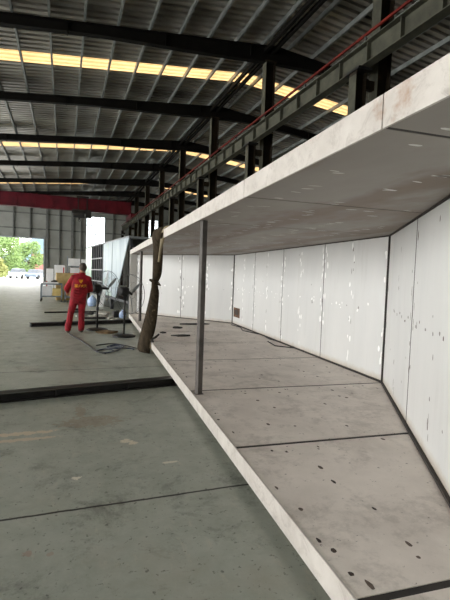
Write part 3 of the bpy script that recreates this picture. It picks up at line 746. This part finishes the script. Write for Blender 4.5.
m = MB('frame_light'); m.bar(p2(0, ZT2-.02, -.02), p2(0, ZT2-.02, -BW), .06, .07); m.build('end_rail', b2)
m = MB('frame_dark'); m.bar(p2(0, ZT2-.32, -.02), p2(0, ZT2-.32, -BW), .06, .07); m.build('end_rail', b2)
m = MB('frame_light'); m.bar(p2(.01, ZB2+.0, -.06), p2(.01, 1.2, -.06), .05, .16); m.build('end_plate', b2)
for t in (.02, .34, .66, .97):
    for off in (-.1, -BW+.1):
        m = MB('frame_dark'); m.bar(p2(t, .0, off), p2(t, ZB2-.1, off), .12, .12); m.build('support_leg', b2)
lp = MB('white_plain')
q4 = [(1.60, 17.75, 1.46), (1.66, 17.75, 1.43), (1.545, 18.7, .0), (1.37, 18.75, .0)]
lp.add(q4+[(x+.015, y+.04, z) for x, y, z in q4], [(0, 1, 2, 3), (7, 6, 5, 4), (0, 4, 5, 1), (1, 5, 6, 2), (2, 6, 7, 3), (3, 7, 4, 0)])
tag(lp.build('leaning_plate', origin=(1.5, 18.5, 0)), 'narrow white tapered plate leaning on the blue film panels', 'plate')

# ------------------------------------------------------------------ carts, boxes and panels by the door
def cart(x0, x1, y0, dpt, h, lab):
    c = thing('steel_cart', ((x0+x1)/2, y0+dpt/2, 0), lab, 'cart', 'steel carts')
    m = MB('cart')
    for z in (.24, h-.03):
        for yy in (y0, y0+dpt): m.bar((x0, yy, z), (x1, yy, z), .045, .06)
        for xx in (x0, x1): m.bar((xx, y0, z), (xx, y0+dpt, z), .045, .06)
    m.build('frame', c)
    m = MB('cart'); m.box(((x0+x1)/2, y0+dpt/2, .25), (x1-x0, dpt, .02)); m.build('lower_shelf', c)
    m = MB('cart'); m.box(((x0+x1)/2, y0+dpt/2, h-.01), (x1-x0, dpt, .02)); m.build('top', c)
    for xx in (x0, x1):
        for yy in (y0, y0+dpt):
            m = MB('cart'); m.bar((xx, yy, .2), (xx, yy, h), .055, .055); m.build('leg', c)
            m = MB('rubber', 'cart'); m.cyl((xx-.025, yy, .075), (xx+.025, yy, .075), .075, 14); m.use(1); m.bar((xx, yy, .13), (xx, yy, .22), .05, .06); m.build('caster', c)
    return c
cart(-.98, -.09, 21.6, .8, .84, 'grey steel cart on casters nearest the doorway, yellow foam on its lower shelf')
cart(.06, .95, 21.3, .8, .80, 'grey steel cart on casters half hidden behind the worker')
def carton(name, c, d, rz, mat, lab, cat, lip=True):
    m = MB(mat); m.box((c[0], c[1], c[2]+d[2]/2), d, rz)
    if lip:
        R = Matrix.Rotation(rz, 3, 'Z')
        for s in (-1, 1): m.box(Vector((c[0], c[1], c[2]+d[2]+.004)) + R @ Vector((0, s*d[1]*.26, 0)), (d[0], d[1]*.46, .008), rz)
    return tag(m.build(name, origin=c), lab, cat)
carton('foam_block', (-.32, 21.95, .262), (.36, .4, .34), 0, 'foam', 'yellow foam block on the lower shelf of the cart by the doorway', 'foam block', False)
carton('white_carton', (-.74, 21.95, .262), (.40, .45, .42), 0, 'white_plain', 'white carton on the lower shelf of the cart by the doorway', 'box')
carton('foam_block', (.48, 21.65, .262), (.5, .4, .25), 0, 'foam', 'flat yellow foam block on the lower shelf of the cart behind the worker', 'foam block', False)
carton('tan_carton', (.03, 22.9, .0), (.78, .5, 1.33), .08, 'tan_box', 'tall tan carton standing behind the carts by the worker', 'box')
carton('white_sheet', (-.60, 21.95, .842), (.7, .5, .05), .06, 'white_plain', 'flat white sheets lying on top of the cart by the doorway', 'sheet', False)
scrap('dark_tool', blob(-.42, 22.2, .16, .1), .07, 'dark tool lying on the white sheets on the cart', 'tool', 'scrap', .893)
carton('white_sheet', (.52, 21.7, .802), (.75, .6, .07), -.05, 'white_plain', 'white board lying on top of the cart behind the worker', 'sheet', False)
# upright foam boards near the back wall
for k, (x, w, h) in enumerate(((-.86, .40, 1.55), (-.28, .62, 1.80))):
    o = thing('white_board', (x, 30, 0), ('shorter' if k == 0 else 'taller')+' stack of white boards standing upright past the carts', 'board', 'white boards')
    m = MB('white_plain')
    for q in range(3): m.box((x+q*.015, 30-.09*q, h/2), (w, .08, h-.04*q))
    m.build('boards', o)
    m = MB('red_mark'); m.box((x+(w*.5-.05 if k else -.16), 30-.228, h*(.78 if k else .35)), (.07, .006, .45 if k == 0 else .5)); label(m.build('red_mark', o), 'red painted mark')
# shelf rack behind the worker
r = thing('storage_rack', (.75, 27, 0), 'steel storage rack with three levels behind the worker, red edged shelves', 'rack')
for x in (.18, 1.35):
    for y in (26.7, 27.3):
        m = MB('cart'); m.box((x, y, 1.15), (.05, .05, 2.3)); m.build('upright', r)
for z in (.6, 1.3, 1.72):
    m = MB('red_mark' if z < 1.6 else 'cart'); m.box((.765, 27, z), (1.2, .62, .05)); m.build('shelf', r)
carton('white_carton', (.55, 26.95, 1.746), (.62, .45, .42), .03, 'white_plain', 'white carton on the top level of the rack, on the doorway side', 'box')
carton('white_carton', (1.12, 26.95, 1.746), (.36, .45, .40), -.03, 'white_plain', 'white carton on the top level of the rack, beside the film covered box', 'box')
carton('white_carton', (.6, 26.95, 1.326), (.5, .4, .3), .02, 'white_plain', 'white carton on the middle level of the rack', 'box')
carton('tan_carton', (.72, 26.95, .626), (.8, .45, .5), .02, 'tan_box', 'tan carton on the lowest level of the rack', 'box')

# ------------------------------------------------------------------ the worker
BX, BY = .31, 10.88
def remeshed(name, mb, parent, mats, voxel, smooth_it, picker=None, loc=None):
    me = bpy.data.meshes.new(name+'_src'); me.from_pydata([tuple(v) for v in mb.v], [], mb.f); me.update()
    bm = bmesh.new(); bm.from_mesh(me); bmesh.ops.recalc_face_normals(bm, faces=bm.faces); bm.to_mesh(me); bm.free()
    o = bpy.data.objects.new(name+'_src', me); COL.objects.link(o)
    r = o.modifiers.new('r', 'REMESH'); r.mode = 'VOXEL'; r.voxel_size = voxel
    s = o.modifiers.new('s', 'SMOOTH'); s.factor = .5; s.iterations = smooth_it
    dg = bpy.context.evaluated_depsgraph_get(); dg.update()
    nm = bpy.data.meshes.new_from_object(o.evaluated_get(dg)); nm.name = name
    bpy.data.objects.remove(o); nm.materials.clear()
    for x in mats: nm.materials.append(MAT[x])
    for p in nm.polygons:
        p.use_smooth = True
        if picker: p.material_index = picker(p.center)
        else: p.material_index = 0
    ob = bpy.data.objects.new(name, nm); COL.objects.link(ob)
    if parent: ob.parent = parent
    if loc: ob.location = loc
    return ob
# joints (x right, y away from camera, z up)
J = dict(pelvis=(.03, 0, .86), waist=(.045, .0, 1.0), chest=(.07, .01, 1.22), neckb=(.09, .03, 1.39), neckt=(.115, .06, 1.46),
         shl=(-.10, .03, 1.295), shr=(.25, -.02, 1.28), ell=(-.245, .10, 1.05), elr=(.315, .06, 1.03), wrl=(-.195, .31, .965), wrr=(.15, .30, .95),
         hl=(-.06, 0, .85), hr=(.11, .0, .85), kl=(-.145, .045, .47), kr=(.105, .03, .46), al=(-.215, -.02, .085), ar=(.095, -.03, .085))
J = {k: Vector(v) for k, v in J.items()}
def limb(m, pts, rad, n=14): m.tube(pts, rad, n)
b = MB()
# body
limb(b, [J['pelvis']-Vector((0, 0, .08)), J['pelvis'], J['waist'], J['chest'], J['neckb']-Vector((0, 0, .05)), J['neckb']], [(.13, .09), (.155, .105), (.14, .095), (.17, .105), (.13, .08), (.06, .055)], 18)
limb(b, [J['neckb']-Vector((0, 0, .03)), J['neckt'], J['neckt']+Vector((.006, .012, .05))], [.058, .054, .05])
HC = Vector((.128, .085, 1.545))
b.ell(HC+Vector((0, -.008, .012)), (.080, .096, .100)); b.ell(HC+Vector((0, .03, -.045)), (.062, .062, .07))
b.tube([HC+Vector((0, .088, .02)), HC+Vector((0, .105, -.012)), HC+Vector((0, .09, -.03))], [.008, .015, .012], 8)
for s in (-1, 1):
    b.ell(HC+Vector((s*.083, -.005, -.01)), (.010, .022, .032)); b.ell(HC+Vector((s*.03, .083, .01)), (.014, .008, .010))
b.ell(HC+Vector((0, .088, -.058)), (.024, .010, .010))
for s, sh, el, wr in ((-1, 'shl', 'ell', 'wrl'), (1, 'shr', 'elr', 'wrr')):
    limb(b, [J['chest']+Vector((s*.06, 0, .09)), J[sh], J[sh].lerp(J[el], .5), J[el], J[el].lerp(J[wr], .5), J[wr]], [.07, .058, .048, .042, .04, .028])
    d = (J[wr]-J[el]).normalized(); sd = Vector((-s*d.y, s*d.x, 0)).normalized(); up = sd.cross(d)
    if up.z < 0: up = -up
    palm = J[wr]+d*.05
    b.tube([J[wr]-d*.01, J[wr]+d*.04, J[wr]+d*.085], [(.026, .02), (.042, .018), (.04, .015)], 10, up=up)
    inn = Vector((-s, 0, 0)); lat = d.cross(up).normalized()
    if lat.dot(inn) < 0: lat = -lat
    for q, (ofs, ln) in enumerate(((.03, .068), (.011, .078), (-.009, .072), (-.028, .056))):
        a = J[wr]+d*.08+lat*ofs; b.tube([a-d*.02, a+d*ln*.45-up*.006, a+d*ln*.75-up*.028, a+d*ln*.75-up*.05], [.0095, .0092, .0085, .007], 8)
    a = J[wr]+d*.025+lat*.03; b.tube([a, a+d*.03+lat*.03-up*.008, a+d*.062+lat*.034-up*.02], [.012, .0105, .008], 8)
for h, k, a in (('hl', 'kl', 'al'), ('hr', 'kr', 'ar')):
    limb(b, [J[h]+Vector((0, 0, .03)), J[h].lerp(J[k], .5), J[k], J[k].lerp(J[a], .4), J[a]], [.09, .078, .058, .054, .038])
    limb(b, [J[a]+Vector((0, -.03, -.04)), J[a]+Vector((0, .06, -.05)), J[a]+Vector((0, .15, -.06))], [(.036, .035), (.042, .03), (.036, .02)])
HAIRZ = HC.z-.015
person = remeshed('person', b, None, ['skin'], .007, 3, loc=(BX, BY, .0))
tag(person, 'worker in red jacket and trousers seen from behind, standing by the fans, head bent down', 'person')
# turn the worker slightly towards the doorway
person.rotation_euler = (0, 0, .12); person.scale = (.97, .97, 1.0)
hb = MB(); hb.ell(HC+Vector((0, -.016, .022)), (.092, .103, .104)); hb.ell(HC+Vector((0, -.045, -.025)), (.076, .062, .06))
hair = remeshed('hair', hb, person, ['hair'], .008, 2)
# clip the hair off the face
bm = bmesh.new(); bm.from_mesh(hair.data)
bmesh.ops.delete(bm, geom=[v for v in bm.verts if (v.co.y-HC.y) > .045 and v.co.z < HC.z+.07], context='VERTS'); bm.to_mesh(hair.data); bm.free()
jk = MB()
limb(jk, [(.018, 0, .745), (.02, .0, .80), (.028, 0, .90), J['waist']+Vector((0, 0, .02)), J['chest'], J['neckb']-Vector((0, .005, .055)), J['neckb']+Vector((0, 0, .0))],
     [(.185, .135), (.195, .14), (.20, .138), (.198, .135), (.205, .135), (.155, .105), (.078, .074)], 22)
jk.tube([J['neckb']+Vector((0, 0, -.03)), J['neckb']+Vector((.004, .006, .038))], [(.078, .076), (.071, .07)], 18)
for s, sh, el, wr in ((-1, 'shl', 'ell', 'wrl'), (1, 'shr', 'elr', 'wrr')):
    limb(jk, [J['chest']+Vector((s*.06, 0, .09)), J[sh]+Vector((0, 0, .005)), J[sh].lerp(J[el], .5), J[el]+Vector((0, 0, -.01)), J[el].lerp(J[wr], .45), J[wr]-(J[wr]-J[el])*.05], [.085, .078, .074, .074, .064, .05])
# folds
for q in range(5): jk.tube([(-.12, -.115-.003*q, .80+q*.07), (.0, -.142, .785+q*.065), (.12, -.128, .80+q*.08)], .012, 6)
for q in range(3): jk.tube([J['shl'].lerp(J['ell'], .45+.2*q)+Vector((-.05, -.06, .02)), J['shl'].lerp(J['ell'], .5+.2*q)+Vector((.05, -.062, -.01))], .014, 6)
jacket = remeshed('jacket', jk, person, ['red_cloth'], .010, 3)
tz = MB()
limb(tz, [(.02, 0, .70), (.025, 0, .82), (.04, 0, .98)], [(.165, .118), (.165, .118), (.15, .105)], 18)
for h, k, a in (('hl', 'kl', 'al'), ('hr', 'kr', 'ar')):
    limb(tz, [J[h]+Vector((0, 0, -.02)), J[h].lerp(J[k], .5), J[k], J[k].lerp(J[a], .5), J[a]+Vector((0, 0, .06)), J[a]+Vector((0, .01, -.035))], [(.108, .108), (.094, .096), (.077, .082), (.074, .08), (.078, .082), (.070, .078)])
    for q in range(5):
        z0 = .14+q*.1; cc = J[k].lerp(J[a], max(0, (J[k].z-z0)/(J[k].z-J[a].z))) if z0 < J[k].z else J[k].lerp(J[h], (z0-J[k].z)/(J[h].z-J[k].z))
        tz.tube([(cc.x-.07, cc.y-.05, z0+.03*(-1)**q), (cc.x, cc.y-.088, z0), (cc.x+.07, cc.y-.05, z0-.02*(-1)**q)], .012, 6)
trousers = remeshed('trousers', tz, person, ['red_cloth'], .010, 3)
for a in ('al', 'ar'):
    sm = MB(); limb(sm, [J[a]+Vector((0, -.055, -.045)), J[a]+Vector((0, .03, -.04)), J[a]+Vector((0, .12, -.05)), J[a]+Vector((0, .19, -.058))], [(.04, .04), (.05, .046), (.05, .036), (.034, .024)], 14)
    ob = remeshed('shoe', sm, person, ['shoe'], .008, 2)
# print on the back: emblem and a line of characters, laid on the jacket surface
bvh = BVHTree.FromPolygons([v.co.copy() for v in jacket.data.vertices], [tuple(p.vertices) for p in jacket.data.polygons])
def back_print(name, shapes):
    vs = []; fs = []
    for poly in shapes:
        o = len(vs)
        for layer in (0, 1):
            for x, z in poly:
                hit = bvh.ray_cast(Vector((x, -1, z)), Vector((0, 1, 0)))[0]
                y = (hit.y if hit else -.13) - (.0045 if layer else -.002); vs.append((x, y, z))
        n = len(poly); fs.append(tuple(range(o+n, o+2*n))); fs += [(o+i, o+(i+1) % n, o+n+(i+1) % n, o+n+i) for i in range(n)]
    me = bpy.data.meshes.new(name); me.from_pydata(vs, [], fs); me.materials.append(MAT['yellow_print'])
    ob = bpy.data.objects.new(name, me); COL.objects.link(ob); ob.parent = person; return ob
def stroke(a, c, w=.010):
    a = Vector(a); c = Vector(c); d = (c-a).normalized(); n = Vector((-d.y, d.x))*w/2; N = 3
    return [tuple(a.lerp(c, i/N)-n) for i in range(N+1)]+[tuple(a.lerp(c, i/N)+n) for i in range(N, -1, -1)]
ex, ez = .055, 1.225
emb = [stroke((ex-.042, ez+.04), (ex-.028, ez-.0), .017), stroke((ex+.042, ez+.04), (ex+.028, ez), .017), stroke((ex, ez+.045), (ex, ez-.045), .016),
       stroke((ex-.034, ez+.008), (ex-.004, ez-.034), .018), stroke((ex+.034, ez+.008), (ex+.004, ez-.034), .018), stroke((ex-.02, ez+.03), (ex-.012, ez), .013), stroke((ex+.02, ez+.03), (ex+.012, ez), .013)]
label(back_print('emblem', emb), 'yellow winged emblem printed on the back')
def glyph(cx, cz, S, st): return [stroke((cx+a*S, cz+b_*S), (cx+c*S, cz+d*S), .0095) for a, b_, c, d in st]
G1 = [(-.4, .5, .4, .5), (-.4, .15, .4, .15), (-.4, .5, -.4, .15), (.4, .5, .4, .15), (-.5, -.1, .5, -.1), (0, .15, 0, -.5), (-.4, -.5, .4, -.5), (-.3, -.2, -.45, -.45), (.3, -.2, .45, -.45)]
G2 = [(.3, .5, -.3, -.5), (-.25, .35, -.1, .2), (-.3, 0, .2, -.1)]
G3 = [(0, .5, -.05, .0), (-.05, 0, -.45, -.5), (-.02, .0, .45, -.5), (-.4, .25, -.25, -.02), (.42, .3, .2, .02)]
G4 = [(-.4, .45, .4, .45), (-.5, .12, .5, .12), (0, .45, 0, .12), (0, .12, -.45, -.5), (0, .12, .45, -.5)]
sh = []
for gx, g in ((-.052, G1), (.02, G2), (.088, G3), (.160, G4)): sh += glyph(gx, 1.115, .068, g)
label(back_print('lettering', sh), 'line of four yellow characters printed across the back')

# ------------------------------------------------------------------ outside the doorway
def tree(x, y, h, r, mat, lab, seed, base=.28):
    rnd = random.Random(seed); t = thing('broadleaf_tree', (x, y, 0), lab, 'tree', 'trees outside the doorway')
    m = MB('bark'); top = Vector((x+.2, y, h*.55)); m.tube([(x, y, 0), (x+.05, y, h*.25), top], [.22, .16, .08], 8)
    for q in range(6):
        a = 2*PI*q/6; m.tube([(x+.08, y, h*(.25+.04*q)), (x+math.cos(a)*r*.6, y+math.sin(a)*r*.6, h*(.5+.05*q))], [.08, .03], 6)
    m.build('trunk', t)
    f = MB(mat); clumps = []
    for q in range(34):
        a = rnd.uniform(0, 2*PI); zz = rnd.uniform(base, .95); rad = r*math.sqrt(max(.05, 1-((zz-.58)/.5)**2))*rnd.uniform(.35, .9)
        clumps.append((Vector((x+math.cos(a)*rad, y+math.sin(a)*rad, h*zz)), rnd.uniform(.22, .4)*r))
    for c, cr in clumps:
        for q in range(120):
            d = Vector((rnd.gauss(0, 1), rnd.gauss(0, 1), rnd.gauss(0, 1))).normalized(); p = c+d*cr*rnd.uniform(.7, 1.05)
            u = Vector((rnd.gauss(0, 1), rnd.gauss(0, 1), rnd.gauss(0, .5))).normalized(); v = u.orthogonal().normalized(); s = rnd.uniform(.14, .28)
            f.add([p-u*s, p+v*s*.5, p+u*s, p-v*s*.5], [(0, 1, 2, 3)])
    f.build('foliage', t)
tree(-14.6, 96, 9.6, 4.2, 'leaf', 'tall broad green tree outside, cut by the edge of the photo', 1, .12)
tree(-10.2, 84, 7.6, 3.2, 'leaf', 'bright green tree outside in the middle of the doorway', 2, .12)
tree(-6.6, 93, 6.3, 3.1, 'leaf', 'rounded green tree outside beside the blue grey car', 3, .12)
tree(-10.4, 76, 2.6, 1.9, 'leaf2', 'low yellow green tree outside in front of the tall ones', 4, .1)
tree(-11.5, 104, 9.0, 4.0, 'leaf', 'tall green tree outside at the back of the yard', 5, .12)
def car(x, y, rz, mat, lab):
    c = thing('parked_car', (x, y, 0), lab, 'car', 'cars outside'); R = Matrix.Rotation(rz, 3, 'Z'); o = Vector((x, y, 0))
    def T(p): return o + R @ Vector(p)
    m = MB(mat)
    prof = [(-2.15, .35), (-2.2, .7), (-1.9, .92), (-1.2, .98), (1.0, .95), (2.0, .82), (2.2, .6), (2.15, .35)]
    for_rings = []
    for s, k in ((-.86, .96), (-.8, 1), (.8, 1), (.86, .96)): for_rings.append([T((a, s, .35+(z-.35)*k)) for a, z in prof])
    m.loft(for_rings); m.build('body', c)
    m = MB(mat, 'car_glass'); cab = [(-1.75, .95), (-1.15, 1.42), (.25, 1.44), (1.05, .95)]
    m.use(1); m.loft([[T((a, s, z)) for a, z in cab] for s in (-.74, .74)])
    m.use(0); m.add([T((a, s, z)) for s in (-.66, .66) for a, z in ((-1.15, 1.43), (.25, 1.45), (.2, 1.47), (-1.1, 1.46))], [(0, 1, 5, 4), (1, 2, 6, 5), (2, 3, 7, 6), (3, 0, 4, 7), (0, 3, 2, 1), (4, 5, 6, 7)])
    m.build('cabin', c)
    for a in (-1.35, 1.35):
        for s in (-.8, .8):
            m = MB('rubber'); m.cyl(T((a, s-.1, .32)), T((a, s+.1, .32)), .32, 16); m.build('wheel', c)
car(-6.3, 72, 1.35, 'car_silver', 'silver car parked outside in the middle of the doorway')
car(-3.75, 71.5, 1.15, 'car_dark', 'blue grey car parked outside near the door jamb')
m = MB('leaf2')
for q in range(900):
    p = Vector((random.uniform(-14, -7.6), 68+random.uniform(-.4, .4), random.uniform(.1, .9))); u = Vector((random.gauss(0, 1), random.gauss(0, 1), random.gauss(0, 1))).normalized(); v = u.orthogonal(); s = .1
    m.add([p-u*s, p+v*s*.6, p+u*s, p-v*s*.6], [(0, 1, 2, 3)])
tag(m.build('low_hedge', origin=(-10, 68, 0)), 'low yellow green hedge along the yard outside the doorway', 'hedge')
pk = thing('pink_building', (-5.5, 120, 0), 'pink rendered building far outside behind the trees', 'building')
m = MB('pink_wall'); m.box((-4.6, 120, 2.6), (6, 6, 5.2)); m.build('wall', pk)
m = MB('bark'); m.box((-4.6, 120, 5.3), (6.5, 6.5, .2)); m.build('roof', pk)
for k in range(3):
    m = MB('car_glass'); m.box((-6.4+k*1.8, 116.98, 3.4), (.9, .08, 1.2)); m.build('window', pk)
hl = MB('hill'); rings = []
xs = [-120+k*12 for k in range(19)]
def hz(x): return 3+19*math.exp(-((x+13)/13)**2)+.8*math.sin(x*.23)
vs = []; fs = []
for j in range(7):
    s = j/6
    for x in xs: vs.append((x, 210+90*s, max(0, hz(x)*math.sin(s*PI*.55)*1.15+1.2*math.sin(x*.6+j))if j else 0))
n = len(xs)
for j in range(6):
    for i in range(n-1): fs.append((j*n+i, j*n+i+1, (j+1)*n+i+1, (j+1)*n+i))
hl.add(vs, fs); tag(hl.build('wooded_hill', smooth=True), 'hazy blue green hill on the horizon outside the doorway', 'hill')

# ------------------------------------------------------------------ daylight
w = bpy.data.worlds.new('overcast_sky'); SC.world = w; w.use_nodes = True
nt = w.node_tree; bg = nt.nodes['Background']
tc = nt.nodes.new('ShaderNodeTexCoord'); sp = nt.nodes.new('ShaderNodeSeparateXYZ'); mr = nt.nodes.new('ShaderNodeMapRange')
mr.inputs['From Min'].default_value = -.02; mr.inputs['From Max'].default_value = .6
mx = nt.nodes.new('ShaderNodeMix'); mx.data_type = 'RGBA'; mx.inputs[6].default_value = (1, .985, .95, 1); mx.inputs[7].default_value = (.97, .985, 1, 1)
nt.links.new(tc.outputs['Generated'], sp.inputs[0]); nt.links.new(sp.outputs[2], mr.inputs['Value']); nt.links.new(mr.outputs[0], mx.inputs[0]); nt.links.new(mx.outputs[2], bg.inputs['Color'])
bg.inputs['Strength'].default_value = 7.0

# ------------------------------------------------------------------ camera
cd = bpy.data.cameras.new('camera'); cam = bpy.data.objects.new('camera', cd); COL.objects.link(cam); SC.camera = cam
X = Vector((0.93687569, -0.3479185, 0.03488067)); U = Vector((-0.01333299, 0.06413685, 0.99785204)); F = Vector((0.34940832, 0.93532838, -0.05544946))
R = Matrix((X, U, -F)).transposed().to_4x4()
cam.matrix_world = Matrix.Translation((0, 0, 1.47)) @ R
cd.sensor_fit = 'VERTICAL'; cd.sensor_height = 36; cd.lens = 432.7*36/600; cd.clip_start = .05; cd.clip_end = 1000
vs = SC.view_settings; vs.view_transform = 'Standard'; vs.look = 'None'; vs.exposure = 0.0; vs.gamma = 1; vs.use_curve_mapping = False
SC.cycles.max_bounces = 10; SC.cycles.diffuse_bounces = 6; SC.cycles.transparent_max_bounces = 12
